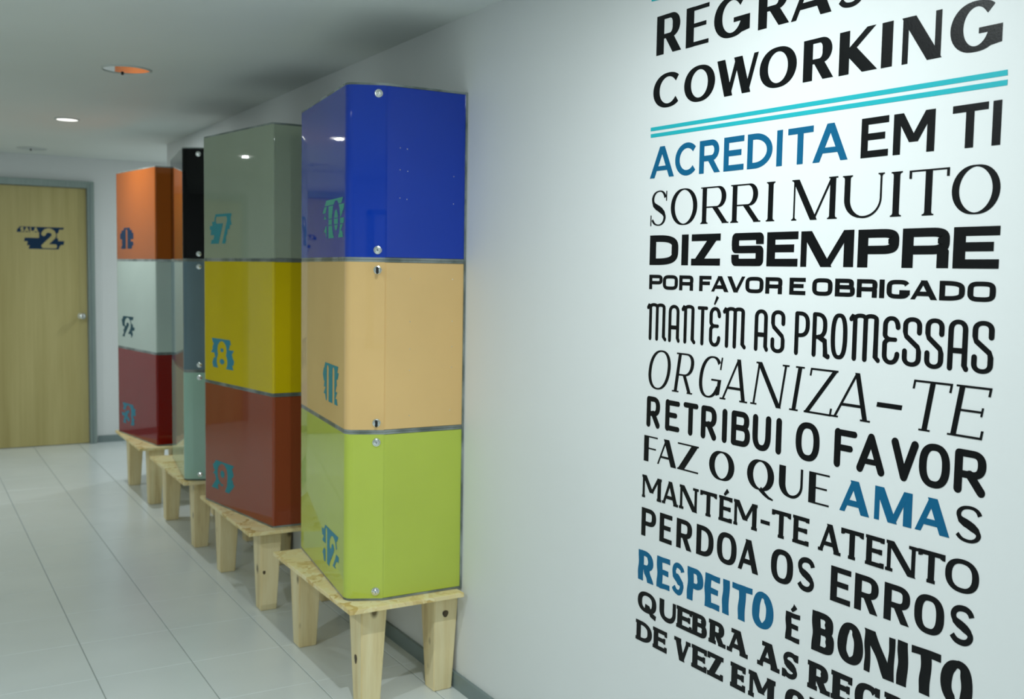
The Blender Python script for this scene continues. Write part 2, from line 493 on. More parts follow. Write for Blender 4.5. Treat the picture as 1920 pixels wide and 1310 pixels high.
lamp(1.10, 8.25, 'lit round downlight in the recess past the wall corner')
def vent(x, y, lab, r=0.098):
    t = thing('ceiling_fixture', lab, 'ceiling fixture', (x, y, ZC), 'round mirrored ceiling fixtures')
    lathe('fixture_ring', [(r+0.008, 0), (r+0.008, -0.003), (r, -0.006), (r-0.004, -0.003), (r-0.004, -0.001)], M_ring, t, 40)
    lathe('mirror_disc', [(r-0.004, -0.0005), (r-0.004, -0.0025)], M_mirror, t, 40)
    R = Matrix.Translation((0.0, r-0.006, -0.004))
    lathe('clip', [(0.006, 0), (0.006, -0.004), (0.003, -0.006)], M_dark, t, 12, R)
    return t
vent(-0.771, 4.794, 'round mirrored ceiling disc reflecting the orange locker, nearer one')
vent(-0.767, 8.457, 'round grey ceiling disc just before the oak door')

# ------------------------------------------------------------------ stools
def leg(x0, y0, ztop, parent, ax=0.093, ay=0.115, bx=0.069, by=0.068):
    b = 0.003
    vs = [(x0, y0, 0), (x0+bx, y0, 0), (x0+bx, y0+by, 0), (x0, y0+by, 0),
          (x0, y0, ztop), (x0+ax, y0, ztop), (x0+ax, y0+ay, ztop), (x0, y0+ay, ztop)]
    bm = bmesh.new()
    bv = [bm.verts.new(v_) for v_ in vs]
    for f in ((3,2,1,0),(4,5,6,7),(0,1,5,4),(1,2,6,5),(2,3,7,6),(3,0,4,7)): bm.faces.new([bv[i] for i in f])
    bmesh.ops.bevel(bm, geom=bm.edges[:], offset=b, segments=2, affect='EDGES')
    return bm_obj('leg', bm, M_pine, parent)
YS = [3.046, 4.149, 5.280, 6.388]
LEN = [0.79, 0.804, 0.829, 0.797]
SL = ['low pine stool with strand board top under the lime green locker, nearest one',
      'low pine stool with strand board top under the rust brown locker',
      'low pine stool with strand board top under the mint locker',
      'low pine stool with strand board top under the red locker, farthest one']
stools = []
for i in range(4):
    t = thing('stool', SL[i], 'stool', (-0.215, YS[i]+LEN[i]/2, 0), 'pine stools under the locker stacks')
    yc = LEN[i]/2
    box('stool_top', -0.213, 0.199, -yc, yc, 0.344, 0.3595, M_osb, t, 0.002)
    for lx in (-0.143, 0.125):
        for ly in (0.075, LEN[i]-0.10):
            l = leg(lx, -yc+ly, 0.3435, t)
    stools.append(t)
def knot(stool, world, axis, rx, rz):
    lp = Vector(world)-stool.location
    vs, fs = [], []
    nseg = 18
    for layer, d in ((0, 0.0), (1, 0.0012)):
        for k in range(nseg):
            a = 2*math.pi*k/nseg
            k1 = 1+0.08*math.sin(3*a)
            if axis == 'y': vs.append((lp.x+rx*k1*math.cos(a), lp.y-d, lp.z+rz*k1*math.sin(a)))
            else: vs.append((lp.x-d, lp.y+rx*k1*math.cos(a), lp.z+rz*k1*math.sin(a)))
    fs.append(tuple(range(nseg, 2*nseg)))
    fs += [(k, (k+1) % nseg, (k+1) % nseg+nseg, k+nseg) for k in range(nseg)]
    o = mesh_obj('knot', vs, fs, M_knot, stool)
    o['label'] = 'dark round knot in the pale wood'
knot(stools[0], (-0.048, 3.121, 0.270), 'y', 0.011, 0.012)
knot(stools[0], (-0.358, 3.168, 0.150), 'x', 0.010, 0.016)
knot(stools[1], (-0.343, 4.224, 0.165), 'y', 0.006, 0.008)

# ------------------------------------------------------------------ lockers
def arc_pts(pA, pB, pC, r, n=8):
    """round corner pB of the polyline pA-pB-pC with radius r"""
    a = (Vector(pA)-Vector(pB)).normalized(); c = (Vector(pC)-Vector(pB)).normalized()
    ang = a.angle(c); dd = r/math.tan(ang/2)
    s = Vector(pB)+a*dd; e = Vector(pB)+c*dd
    bis = (a+c).normalized(); ctr = Vector(pB)+bis*(r/math.sin(ang/2))
    a0 = math.atan2((s-ctr).y, (s-ctr).x); a1 = math.atan2((e-ctr).y, (e-ctr).x)
    da = (a1-a0+math.pi) % (2*math.pi)-math.pi
    return [(ctr.x+r*math.cos(a0+da*i/n), ctr.y+r*math.sin(a0+da*i/n)) for i in range(n+1)]
def offset_in(pts, d):
    out = []
    for i, p in enumerate(pts):
        p = Vector(p)
        a = Vector(pts[max(0, i-1)]); b = Vector(pts[min(len(pts)-1, i+1)])
        t_ = (b-a).normalized(); nrm = Vector((t_.y, -t_.x))
        out.append(tuple(p+nrm*d))
    return out
LW = 0.746
FRONT_END = 0.312
def profile(deep):
    """panel path (u, d): crease -> rounded lock corner -> shallow end"""
    crease = (0.0, 0.290); corner = (0.052, deep); end = (LW, FRONT_END)
    pts = [crease]+arc_pts(crease, corner, end, 0.034, 9)+arc_pts(corner, end, (LW, 0.0), 0.010, 4)
    return pts
BOXH = 0.56
def locker(yo, sgn, deep, z0, material, label, group, number=None, nmat=None, keys=(None, None), rivets=(), lock_at=0.024):
    """yo: world y of the lock end, sgn: +1 if the locker runs away from the camera, d: distance from the wall"""
    def W(u, d, z): return (-(d)-0.0-0.0, sgn*u, z)
    t = thing('locker', label, 'locker', (-0.004, yo, z0), group)
    pp = profile(deep)
    inner = offset_in(pp, 0.004)
    zb, zt = 0.0085, BOXH-0.0085
    # coloured body
    poly = [(0.0, 0.004), (0.0, 0.284)]+inner[1:-1]+[(LW, inner[-2][1]-0.004), (LW, 0.004)]
    prism('body', [W(u, d, 0)[:2] for u, d in poly], zb, zt, material, t)
    # wrapped front panel with lock strip
    ring = pp+inner[::-1]
    prism('front_panel', [W(u, d, 0)[:2] for u, d in ring], zb-0.001, zt+0.001, material, t)
    full = [(0.0, 0.002)]+pp+[(LW, 0.002)]
    prism('base_plate', [W(u, d, 0)[:2] for u, d in full], 0.0005, zb-0.0012, M_edge, t)
    prism('top_plate', [W(u, d, 0)[:2] for u, d in full], zt+0.0012, BOXH-0.0005, M_edge, t)
    # clear back sheet standing a little proud of the end face
    bm = bmesh.new()
    ya, yb = sorted((sgn*-0.004, sgn*(LW+0.003)))
    box_bm(bm, -0.0035, 0.0015, ya, yb, 0.0005, BOXH-0.0005)
    bm_obj('back_sheet', bm, M_edge, t)
    # locks on the slanted strip
    cr = Vector((0.0, 0.290)); c2 = Vector((0.052, deep))
    td = (c2-cr).normalized(); nd = Vector((-td.y, td.x))
    if nd.x > 0: nd = -nd
    for k, zl in enumerate((0.031, BOXH-0.033)):
        s = lock_at
        p = cr+td*s
        base = Vector(W(p.x, p.y, zl))
        nw = Vector((-nd.y, sgn*nd.x, 0)).normalized()
        zax = nw; xax = Vector((0, 0, 1)).cross(zax).normalized(); yax = zax.cross(xax)
        Mx = Matrix((xax, yax, zax)).transposed().to_4x4(); Mx.translation = base
        lk = lathe('lock', [(0.0142, -0.001), (0.0142, 0.003), (0.0125, 0.0055), (0.0105, 0.006), (0.0095, 0.0045), (0.0085, 0.0075), (0.004, 0.009)], M_chrome, t, 22, Mx)
        lk['label'] = 'round chrome cam lock'
        if keys[k]:
            bm = bmesh.new()
            box_bm(bm, -0.0045, 0.0045, -0.012, 0.011, 0.008, 0.034 if keys[k] == 'key' else 0.020)
            bmesh.ops.bevel(bm, geom=bm.edges[:], offset=0.002, segments=2, affect='EDGES')
            bmesh.ops.transform(bm, matrix=Mx, verts=bm.verts)
            kk = bm_obj('key_cap', bm, M_dark, lk)
        else:
            bm = bmesh.new()
            box_bm(bm, -0.0009, 0.0009, -0.0045, 0.0045, 0.0085, 0.0096)
            bmesh.ops.transform(bm, matrix=Mx @ Matrix.Rotation(0.25, 4, 'Z'), verts=bm.verts)
            bm_obj('key_slot', bm, M_dark, lk)
    if number:
        # u range of the sticker along the front, measured from the lock corner
        ua, ub = (0.085, 0.395) if number == '10' else (0.135, 0.385)
        za, zz = (0.072, 0.204) if number != '12' else (0.058, 0.190)
        fx0 = Vector(pp[10]); fx1 = Vector((LW, FRONT_END))
        fd = (fx1-Vector((0.052, deep))).normalized()
        fn = Vector((-fd.y, fd.x))
        if fn.y < 0: fn = -fn
        st = Vector((0.052, deep))
        def P(a, b):
            # reading direction: far end (left) to near end (right)
            uu = ub+(ua-ub)*a if sgn > 0 else ua+(ub-ua)*(a)
            if sgn < 0: uu = ua+(ub-ua)*(a)
            q = st+fd*(uu-0.052)+fn*0.0006
            return Vector(W(q.x, q.y, za+(zz-za)*b))
        WW = ub-ua
        s = 0.0135
        gp = 0.0
        if number == '10': ch = [('1', .12, -.06, .30, .92, s), ('0', .40, -.06, .52, 1.0, s*1.15)]; gp = 0.018
        elif number == '11': ch = [('I', .22, .0, .22, .98, s), ('I', .55, .0, .22, .98, s)]
        elif number == '12': ch = [('I', .16, .0, .24, .98, s*.9), ('2', .40, -.10, .52, .98, s)]
        else: ch = [(number, .20, -.08, .60, 1.0, s*1.15)]
        if number == '1': ch = [('I', .34, .0, .30, .96, s*1.1)]
        sg = sign('number_sign', ch, SPECIAL.get(number) or bands(int(number)*7+3, gap=gp), nmat, t, P, WW, zz-za)
        sg['label'] = 'striped vinyl sign with a cut-out '+number
    for (d, z) in rivets:
        M2 = Matrix.Translation(W(-0.0002 if sgn > 0 else LW+0.0002, d, z)) @ Matrix.Rotation(math.radians(90), 4, 'X')
        lathe('rivet', [(0.0015, -0.001), (0.0015, 0.0005), (0.0008, 0.0009)], M_chrome, t, 8, M2)
    return t
def C(name, r, g, b, ro=0.015): return acrylic(name, rgb(r, g, b), ro)
BLK = C('black_acrylic', 1, 1, 1)
PB(BLK).inputs['Specular IOR Level'].default_value = 0.2
Z3 = [0.36+2*BOXH, 0.36+BOXH, 0.36]
G1 = 'coloured lockers stacked three high on the nearest stool'
G2 = 'coloured lockers stacked three high on the second stool'
G3 = 'coloured lockers stacked three high on the third stool'
G4 = 'coloured lockers stacked three high on the farthest stool'
rv = [(0.24, .36), (0.215, .358), (0.24, .29), (0.213, .287), (0.24, .20), (0.215, .197), (0.045, .28), (0.045, .19)]
rp = [(0.20, .50), (0.20, .36), (0.20, .27), (0.20, .20), (0.20, .05), (0.045, .50), (0.045, .36), (0.045, .275), (0.045, .205), (0.05, .06)]
locker(3.096, 1, 0.402, Z3[0], C('blue_acrylic', 20, 62, 178), 'royal blue glossy locker numbered 10, top of the nearest stack', G1, '10', M_green, rivets=rv)
locker(3.096, 1, 0.402, Z3[1], C('peach_acrylic', 236, 196, 132), 'peach orange locker numbered 11 with black key cap, middle of the nearest stack', G1, '11', M_teal, ('cap', 'key'), rivets=rp)
locker(3.096, 1, 0.402, Z3[2], C('lime_acrylic', 192, 208, 84), 'lime green locker numbered 12, bottom of the nearest stack', G1, '12', M_sky)
y2 = 4.187+LW
locker(y2, -1, 0.424, Z3[0], C('beige_grey_acrylic', 158, 170, 148), 'greyish beige locker numbered 7, top of the second stack', G2, '7', M_teal)
locker(y2, -1, 0.424, Z3[1], C('yellow_acrylic', 222, 196, 14), 'bright yellow locker numbered 8, middle of the second stack', G2, '8', M_sky)
locker(y2, -1, 0.424, Z3[2], C('rust_acrylic', 152, 72, 44), 'rust brown locker numbered 9, bottom of the second stack', G2, '9', M_teal)
y3 = 5.285
locker(y3, 1, 0.406, Z3[0], BLK, 'black glossy locker, top of the third stack', G3, lock_at=0.050)
locker(y3, 1, 0.406, Z3[1], C('slate_acrylic', 104, 128, 138), 'slate grey locker, middle of the third stack', G3, lock_at=0.050)
locker(y3, 1, 0.406, Z3[2], C('mint_acrylic', 166, 204, 186), 'pale mint green locker, bottom of the third stack', G3, lock_at=0.050)
y4 = 6.437+LW
locker(y4, -1, 0.416, Z3[0], C('orange_acrylic', 176, 92, 34), 'orange locker numbered 1, top of the farthest stack', G4, '1', M_navy)
locker(y4, -1, 0.416, Z3[1], C('white_acrylic', 196, 210, 200), 'greyish white locker numbered 2, middle of the farthest stack', G4, '2', M_dteal)
locker(y4, -1, 0.416, Z3[2], C('red_acrylic', 136, 8, 4), 'deep red locker numbered 3, bottom of the farthest stack', G4, '3', M_sky)

# ------------------------------------------------------------------ wall lettering
def ray(px, py): return fw + rt*((px-960)/FPX) - up*((py-655)/FPX)
def onwall(px, py):
    d = ray(px, py); t_ = (0-CAM.x)/d.x
    q = CAM+d*t_
    return q.y, q.z

class Pen:
    """collects stroke strips of one letter in local (x right, y up) metres"""
    def __init__(s, st, H):
        s.T = st['T']*H; s.t = st['t']*H; s.H = H; s.st = st; s.strips = []
    def wid(s, tx, ty, k=1.0):
        # stroke width for a tangent direction: vertical strokes T, horizontal strokes t
        nx, ny = abs(ty), abs(tx)
        return k*math.sqrt((s.T*nx)**2+(s.t*ny)**2)
    def path(s, pts, closed=False, k=1.0, w=None, cap=None, taper=None):
        pts = [Vector(p) for p in pts]
        # drop duplicates
        q = [pts[0]]
        for p in pts[1:]:
            if (p-q[-1]).length > 1e-6: q.append(p)
        if closed and (q[0]-q[-1]).length < 1e-6: q.pop()
        n = len(q); strip = []
        for i in range(n):
            if closed: a, b = q[i-1], q[(i+1) % n]
            else: a, b = q[max(0, i-1)], q[min(n-1, i+1)]
            d = (b-a).normalized()
            ww = (w if w else s.wid(d.x, d.y, k))/2
            if not closed and 0 < i < n-1:
                d1 = (q[i]-q[i-1]).normalized(); d2 = (q[i+1]-q[i]).normalized()
                cs = max(0.5, math.sqrt(max(0.0, (1+d1.dot(d2))/2)))
                ww2 = ww/cs
            else: ww2 = ww
            if taper: ww2 *= taper[i] if len(taper) == n and n > 2 else taper[0]+(taper[1]-taper[0])*i/(n-1)
            nrm = Vector((-d.y, d.x))
            strip.append([q[i]+nrm*ww2, q[i]-nrm*ww2])
        if closed: strip.append([strip[0][0].copy(), strip[0][1].copy()])
        cap = cap or s.st.get('cap')
        if cap == 'round' and not closed:
            for end in (0, -1):
                i = 0 if end == 0 else n-1
                d = (q[0]-q[1]).normalized() if end == 0 else (q[-1]-q[-2]).normalized()
                hw = (strip[end][0]-strip[end][1]).length/2
                nrm = (strip[end][0]-strip[end][1]).normalized()
                # pull the end in so the cap stays inside the box
                add = []
                for a in (20, 40, 60, 75, 88):
                    a = math.radians(a)
                    c_ = q[i]+d*(hw*math.sin(a))
                    add.append([c_+nrm*hw*math.cos(a), c_-nrm*hw*math.cos(a)])
                strip = add[::-1]+strip if end == 0 else strip+add
        s.strips.append(strip)
    def stem(s, x, y0, y1, w=None, foot=True, head=True, k=1.0):
        w = w or s.T*k
        if s.st.get('cap') == 'round':
            s.path([(x, y0+w/2), (x, (y0+y1)/2), (x, y1-w/2)], w=w)
        else:
            s.strips.append([[Vector((x-w/2, y0+(y1-y0)*i/4)), Vector((x+w/2, y0+(y1-y0)*i/4))] for i in range(5)])
        if foot: s.serif(x, y0, 1, w)
        if head: s.serif(x, y1, -1, w)
    def serif(s, x, y, d, w, hw=None, half=None):
        sf = s.st.get('serif')
        if not sf: return
        e = sf[0]*s.H; h = sf[1]*s.H
        x0, x1 = x-w/2-e, x+w/2+e
        if half == 'l': x1 = x+w/2
        if half == 'r': x0 = x-w/2
        s.rect(x0, x1, y, y+d*h)
        # bracket
        if len(sf) > 2:
            br = sf[2]*s.H
            s.strips.append([[Vector((x-w/2-br, y+d*h)), Vector((x+w/2+br, y+d*h))], [Vector((x-w/2-br*.3, y+d*(h+br*.5))), Vector((x+w/2+br*.3, y+d*(h+br*.5)))], [Vector((x-w/2, y+d*(h+br*1.3))), Vector((x+w/2, y+d*(h+br*1.3)))]])
    def rect(s, x0, x1, y0, y1):
        s.strips.append([[Vector((x0, y0)), Vector((x0, y1))], [Vector(((x0+x1)/2, y0)), Vector(((x0+x1)/2, y1))], [Vector((x1, y0)), Vector((x1, y1))]])
    def bar(s, x0, x1, yc, w=None, k=1.0):
        w = w or s.t*k
        if s.st.get('cap') == 'round': s.path([(x0, yc), ((x0+x1)/2, yc), (x1-w/2, yc)], w=w)
        else: s.rect(x0, x1, yc-w/2, yc+w/2)
    def diag(s, xa, ya, xb, yb, w, ends=None):
        """diagonal with horizontally cut ends; w = stroke width"""
        if s.st.get('cap') == 'round':
            s.path([(xa, ya), ((xa+xb)/2, (ya+yb)/2), (xb, yb)], w=w); return
        dx, dy = xb-xa, yb-ya
        hw = w*math.hypot(dx, dy)/abs(dy)/2
        s.strips.append([[Vector((xa+dx*i/4-hw, ya+dy*i/4)), Vector((xa+dx*i/4+hw, ya+dy*i/4))] for i in range(5)])

def sup(cx, cy, rx, ry, a0, a1, n, N=22):
    out = []
    for i in range(N+1):
        a = math.radians(a0+(a1-a0)*i/N)
        c_, s_ = math.cos(a), math.sin(a)
        out.append((cx+rx*math.copysign(abs(c_)**(2/n), c_), cy+ry*math.copysign(abs(s_)**(2/n), s_)))
    return out

def glyph(ch, Wd, H, st):
    p = Pen(st, H)
    T, t = p.T, p.t
    n = st.get('n', 2.0)
    rnd = st.get('cap') == 'round'
    sf = st.get('serif')
    sx = sf[0]*H if sf else 0           # room the serifs need
    thin = st.get('thin', t) if 'thin' not in st else st['thin']*H
    hx, hy = T/2, t/2
    xl, xr = hx, Wd-hx
    yt, yb = H-hy, hy
    xs = xl+sx                          # stem centre when serifed
    base = ch
    if base in 'ÉÊ':
        glyph_accent = True; base = 'E'
    else: glyph_accent = False
    style = st.get('style')
    over = 0.012*H if n < 2.6 and style != 'brush' else 0
    def loop(cx, rx, y0=None, y1=None):
        a, b = (yb-over if y0 is None else y0), (yt+over if y1 is None else y1)
        p.path(sup(cx, (a+b)/2, rx, (b-a)/2, 90, 450, n, 44), closed=True)
    def bowl(x0, y0, y1, xr_, k=1.0):
        # open bowl from the stem: top bar, round end, bottom bar
        ry = (y1-y0)/2; rx = min(xr_-x0, ry*st.get('bowl', 1.0))
        cx = xr_-rx
        pts = [(x0, y1), ((x0+cx)/2, y1)]+sup(cx, (y0+y1)/2, rx, ry, 90, -90, n, 20)+[((x0+cx)/2, y0), (x0, y0)]
        p.path(pts, cap='butt', k=k)
    if base == 'O' or base == 'Q':
        loop(Wd/2, Wd/2-hx)
        if base == 'Q':
            if style == 'opt': p.path([(Wd*.50, H*.04), (Wd*.66, -H*.10), (Wd*.82, -H*.20), (Wd*.98, -H*.24)], w=T*.5, taper=(1.2, .35))
            else: p.path([(Wd*.40, H*.30), (Wd*.58, H*.27), (Wd*.75, -H*.02), (Wd*.98, -H*.10)], w=T*.7)
    elif base in 'IJ':
        p.stem(Wd/2, 0, H)
    elif base in 'EF':
        if style == 'cond':     # rounded epsilon
            xm = Wd*.42
            top = sup(xm+Wd*.06, H*.76, Wd*.5-hx, H*.24-hy, 5, 180, 2.2, 14)+sup(xm+Wd*.06, H*.66, Wd*.5-hx, H*.14, 180, 270, 2.2, 8)
            top = [(min(max(x, hx), Wd-hx), y) for x, y in top]
            p.path(top+[(Wd*.72, H*.52)])
            bot = sup(xm+Wd*.06, H*.24, Wd*.5-hx, H*.24-hy, -5, -180, 2.2, 14)+sup(xm+Wd*.06, H*.38, Wd*.5-hx, H*.14, 180, 90, 2.2, 8)
            bot = [(min(max(x, hx), Wd-hx), y) for x, y in bot]
            p.path(bot+[(Wd*.72, H*.52)])
        else:
            p.stem(xs, 0, H)
            xe = Wd
            kb = st.get('bark', 1.0)
            p.bar(xs, xe, yt if not rnd else H-T/2, w=t*kb)
            p.bar(xs, xs+(xe-xs)*(.86 if not rnd else .8), H*.52, w=t*kb)
            if base == 'E': p.bar(xs, xe, yb if not rnd else T/2, w=t*kb)
            if sf:
                tk = max(t*1.1, T*.35) if style != 'slab' else T*.5; hh = H*.17 if style != 'slab' else H*.26
                p.rect(xe-tk, xe, H-hh, H)
                if base == 'E': p.rect(xe-tk, xe, 0, hh)
                xm = xs+(xe-xs)*.86
                p.rect(xm-tk*.8, xm, H*.52-hh*.5, H*.52+hh*.5)
        if glyph_accent:
            w_ = st.get('accw', T*.8)
            yo = H*1.06
            p.path([(Wd*.40, yo), (Wd*.52, yo+H*.09), (Wd*.66, yo+H*.20)], w=max(t, T*.7)*.9, taper=(.6, 1.15), cap='butt')
    elif base == 'H':
        p.stem(xl, 0, H); p.stem(xr, 0, H); p.bar(xl, xr, H/2)
    elif base == 'T':
        w0 = Wd/2
        p.stem(w0, 0, H-(hy if rnd else 0), head=False)
        if rnd: p.path([(T/2, H-t/2), (Wd/2, H-t/2), (Wd-T/2, H-t/2)], w=t)
        else: p.bar(0, Wd, yt, w=t*st.get('bark', 1.0))
        if sf:
            tk = max(t*1.1, T*.35) if style != 'slab' else T*.5; hh = H*.18 if style != 'slab' else H*.26
            p.rect(0, tk, H-hh, H); p.rect(Wd-tk, Wd, H-hh, H)
        if style == 'flare':
            p.rect(0, t*.7, H-H*.2, H); p.rect(Wd-t*.7, Wd, H-H*.2, H)
    elif base == 'L':
        p.stem(xs, 0, H); p.bar(xs, Wd, yb)
    elif base == 'D':
        p.stem(xs, 0, H, foot=False, head=False)
        ry = (yt-yb)/2; rx = min(xr-xs, max(ry*1.0, (xr-xs)*.75))
        if n > 2.6: rx = xr-xs
        cx = xr-rx
        p.path([(xs, yt)]+sup(cx, H/2, rx, ry, 90, -90, n, 26)+[(xs, yb)], cap='butt')
        if sf: p.rect(0, xs, 0, sf[1]*H); p.rect(0, xs, H-sf[1]*H, H)
    elif base in 'BPR':
        p.stem(xs, 0, H, head=False, foot=base != 'B')
        ym = H*(.46 if base != 'B' else .53)
        if base == 'R': ym = H*.45
        x2 = xr if base != 'R' or style in ('euro', 'round', 'perd') else xr-Wd*.06
        if base == 'B':
            bowl(xs, ym, yt, xr-Wd*.06); bowl(xs, yb, ym, xr)
        else:
            bowl(xs, ym, yt, x2 - (Wd*.04 if sf else 0))
        if base == 'R':
            if style == 'euro':
                p.rect(Wd-T*1.04, Wd-T*.05, 0, ym-hy*.2); p.strips.append([[Vector((Wd-T*1.04, ym-hy)), Vector((Wd-T*1.04, ym+hy))], [Vector((Wd-T*.3, ym-hy)), Vector((Wd-T*.3, ym+hy*.8))], [Vector((Wd-T*.05, ym-hy)), Vector((Wd-T*.05, ym-hy*.2))]])
            elif style == 'cond':
                p.path([(Wd*.45, ym), (xr-Wd*.06, ym-H*.08), (xr-Wd*.02, H*.2), (xr, hx), (Wd*1.03, hx*.6)], w=T)
            else:
                lw = st.get('legw', 0.2)*H
                if rnd: p.path([(Wd*.50, ym), (Wd-hx, T/2)], w=T)
                else: p.diag(Wd*.50, ym, Wd-lw*.62-(sx*.6 if sf else 0), 0, lw)
                if sf: p.rect(Wd-lw*1.3-sx, Wd, 0, sf[1]*H)
        if sf: p.rect(0, xs, H-sf[1]*H, H)
        if sf and base == 'B': p.rect(0, xs, 0, sf[1]*H)
    elif base in 'CG':
        a = 42 if n < 2.6 else 30
        if style == 'cond': a = 20
        pts = sup(Wd/2, H/2, Wd/2-hx, H/2-hy+over, a, 360-a, n, 34)
        if base == 'C':
            ca = math.cos(math.radians(a))
            rxc = (Wd-hx-hx*.75)/(1+ca) if n < 2.6 else Wd/2-hx
            p.path(sup(hx+rxc, H/2, rxc, H/2-hy+over, a, 360-a, n, 34))
        else:
            pts = sup(Wd/2, H/2, Wd/2-hx, H/2-hy+over, a, 335, n, 34)
            if n > 2.6: pts = sup(Wd/2, H/2, Wd/2-hx, H/2-hy, 25, 345, n, 40)
            p.path(pts)
            xg = Wd-hx
            if rnd: p.path([(xg, H*.1), (xg, H*.44)], w=T)
            else: p.strips.append([[Vector((xg-T/2, H*(.06 if n < 2.6 else .2))), Vector((xg+T/2, H*(.10 if n < 2.6 else .2)))], [Vector((xg-T/2, H*.46)), Vector((xg+T/2, H*.46))]])
            p.bar(Wd*.56, Wd-hx*.5 if not sf else Wd, H*.46-hy, w=t)
        if sf:
            p.rect(Wd*.94-max(t, T*.4), Wd*.94, H*.70, H*1.0)
    elif base == 'S':
        if n > 2.6:
            r = min(H*.17, Wd*.22); m0, m1 = H/2-t/2, H/2+t/2
            def corner(X, Y, sx_, sy_, T_, t_):
                # quarter of a rounded frame: outer corner at (X, Y), the frame extends towards (+sx_, +sy_)
                ri = max(0.0, r-max(T_, t_))*.5+r*.18
                st_ = []
                for i in range(9):
                    a_ = math.radians(90*i/8)
                    o_ = Vector((X+sx_*r*(1-math.cos(a_)), Y+sy_*r*(1-math.sin(a_))))
                    in_ = Vector((X+sx_*(T_+ri*(1-math.cos(a_))), Y+sy_*(t_+ri*(1-math.sin(a_)))))
                    st_.append([o_, in_])
                p.strips.append([[Vector((X, Y+sy_*max(t_+ri, r))), Vector((X+sx_*T_, Y+sy_*max(t_+ri, r)))]]+st_+[[Vector((X+sx_*max(T_+ri, r), Y)), Vector((X+sx_*max(T_+ri, r), Y+sy_*t_))]])
            T2 = T*.92
            corner(0, H, 1, -1, T2, t); corner(0, m0, 1, 1, T2, t); corner(Wd, H, -1, -1, T2, t)
            corner(Wd, 0, -1, 1, T2, t); corner(Wd, m1, -1, -1, T2, t); corner(0, 0, 1, 1, T2, t)
            p.rect(T2, Wd-T2, H-t, H); p.rect(T2, Wd-T2, 0, t); p.rect(T2, Wd-T2, m0, m1)
            p.rect(0, T2, m0+t, H-t); p.rect(Wd-T2, Wd, t, m1-t*.9); p.rect(Wd-T2, Wd, H-t*1.55, H-t*.9); p.rect(0, T2, t*.9, t*1.55)
        elif style == 'cond':
            rx = Wd/2-hx
            p.path([(Wd-hx, H*.70)]+sup(Wd/2, H*.82, rx, H*.18-hy, 0, 180, 2.2, 14)+[(hx, H*.70), (hx+Wd*.06, H*.61), (Wd-hx-Wd*.06, H*.40), (Wd-hx, H*.31)]+sup(Wd/2, H*.18, rx, H*.18-hy, 0, -180, 2.2, 14)+[(hx, H*.30)])
        else:
            k = [(.93, .80), (.86, .91), (.70, .985), (.50, 1.0), (.26, .965), (.10, .86), (.06, .74), (.14, .61), (.34, .53), (.56, .46), (.80, .37), (.93, .25), (.86, .10), (.66, .01), (.42, .0), (.20, .04), (.04, .16)]
            Ts = max(t, T*.58) if t < T*.7 else T
            x0, x1, y0, y1 = Ts/2, Wd-Ts/2, hy-over, H-hy+over
            # heavy spine, light terminals
            pts = [(x0+(x1-x0)*a, y0+(y1-y0)*b) for a, b in k]
            # smooth
            for _ in range(2):
                q = [pts[0]]
                for a, b in zip(pts, pts[1:]):
                    q += [(a[0]*.75+b[0]*.25, a[1]*.75+b[1]*.25), (a[0]*.25+b[0]*.75, a[1]*.25+b[1]*.75)]
                q.append(pts[-1]); pts = q
            if t < T*.7:
                Tk, p.T = p.T, Ts
                p.path(pts, cap='butt')
                p.T = Tk
                # thicken the spine
                p.path([(x0+(x1-x0)*a, y0+(y1-y0)*b) for a, b in [(.07, .70), (.16, .60), (.34, .53), (.5, .485), (.66, .425), (.82, .35), (.92, .25)]], w=T*.95, cap='butt', taper=[.5, .8, 1, 1, 1, .8, .5])
            else: p.path(pts)
            if sf:
                tk = t*1.1 if style != 'slab' else T*.5; p.rect(Wd*.97-tk, Wd*.97, H*.70, H*.98); p.rect(0, tk, H*-.01, H*.30)
    elif base == 'U':
        ry = min(H*.42, Wd/2); ys = hy+ry+H*.01
        if sf and style != 'slab':
            xr2 = Wd-sx-thin/2
            xl2 = xl+sx
            p.path([(xl2, H), (xl2, ys)]+sup((xl2+xr2)/2, hy+ry, (xr2-xl2)/2, ry, 180, 255, n, 10), cap='butt')
            p.path(sup((xl2+xr2)/2, hy+ry, (xr2-xl2)/2, ry, 250, 360, n, 12)+[(xr2, ys), (xr2, H)], w=thin, cap='butt')
            p.serif(xl2, H, -1, T); p.serif(xr2, H, -1, thin)
        elif t < T*.7:
            xr2 = Wd-thin/2
            p.path([(xl, H), (xl, ys)]+sup((xl+xr2)/2, hy+ry, (xr2-xl)/2, ry, 180, 255, n, 10), cap='butt')
            p.path(sup((xl+xr2)/2, hy+ry, (xr2-xl)/2, ry, 245, 360, n, 12)+[(xr2, ys), (xr2, H)], w=thin*1.2, cap='butt')
        else:
            a = sx if sf else 0
            e = T/2 if rnd else 0
            p.path([(xl+a, H-e), (xl+a, ys)]+sup(Wd/2, hy+ry, Wd/2-hx-a, ry, 180, 360, n, 18)+[(xr-a, ys), (xr-a, H-e)])
            if sf: p.serif(xl+a, H, -1, T); p.serif(xr-a, H, -1, T)
    elif base == 'A':
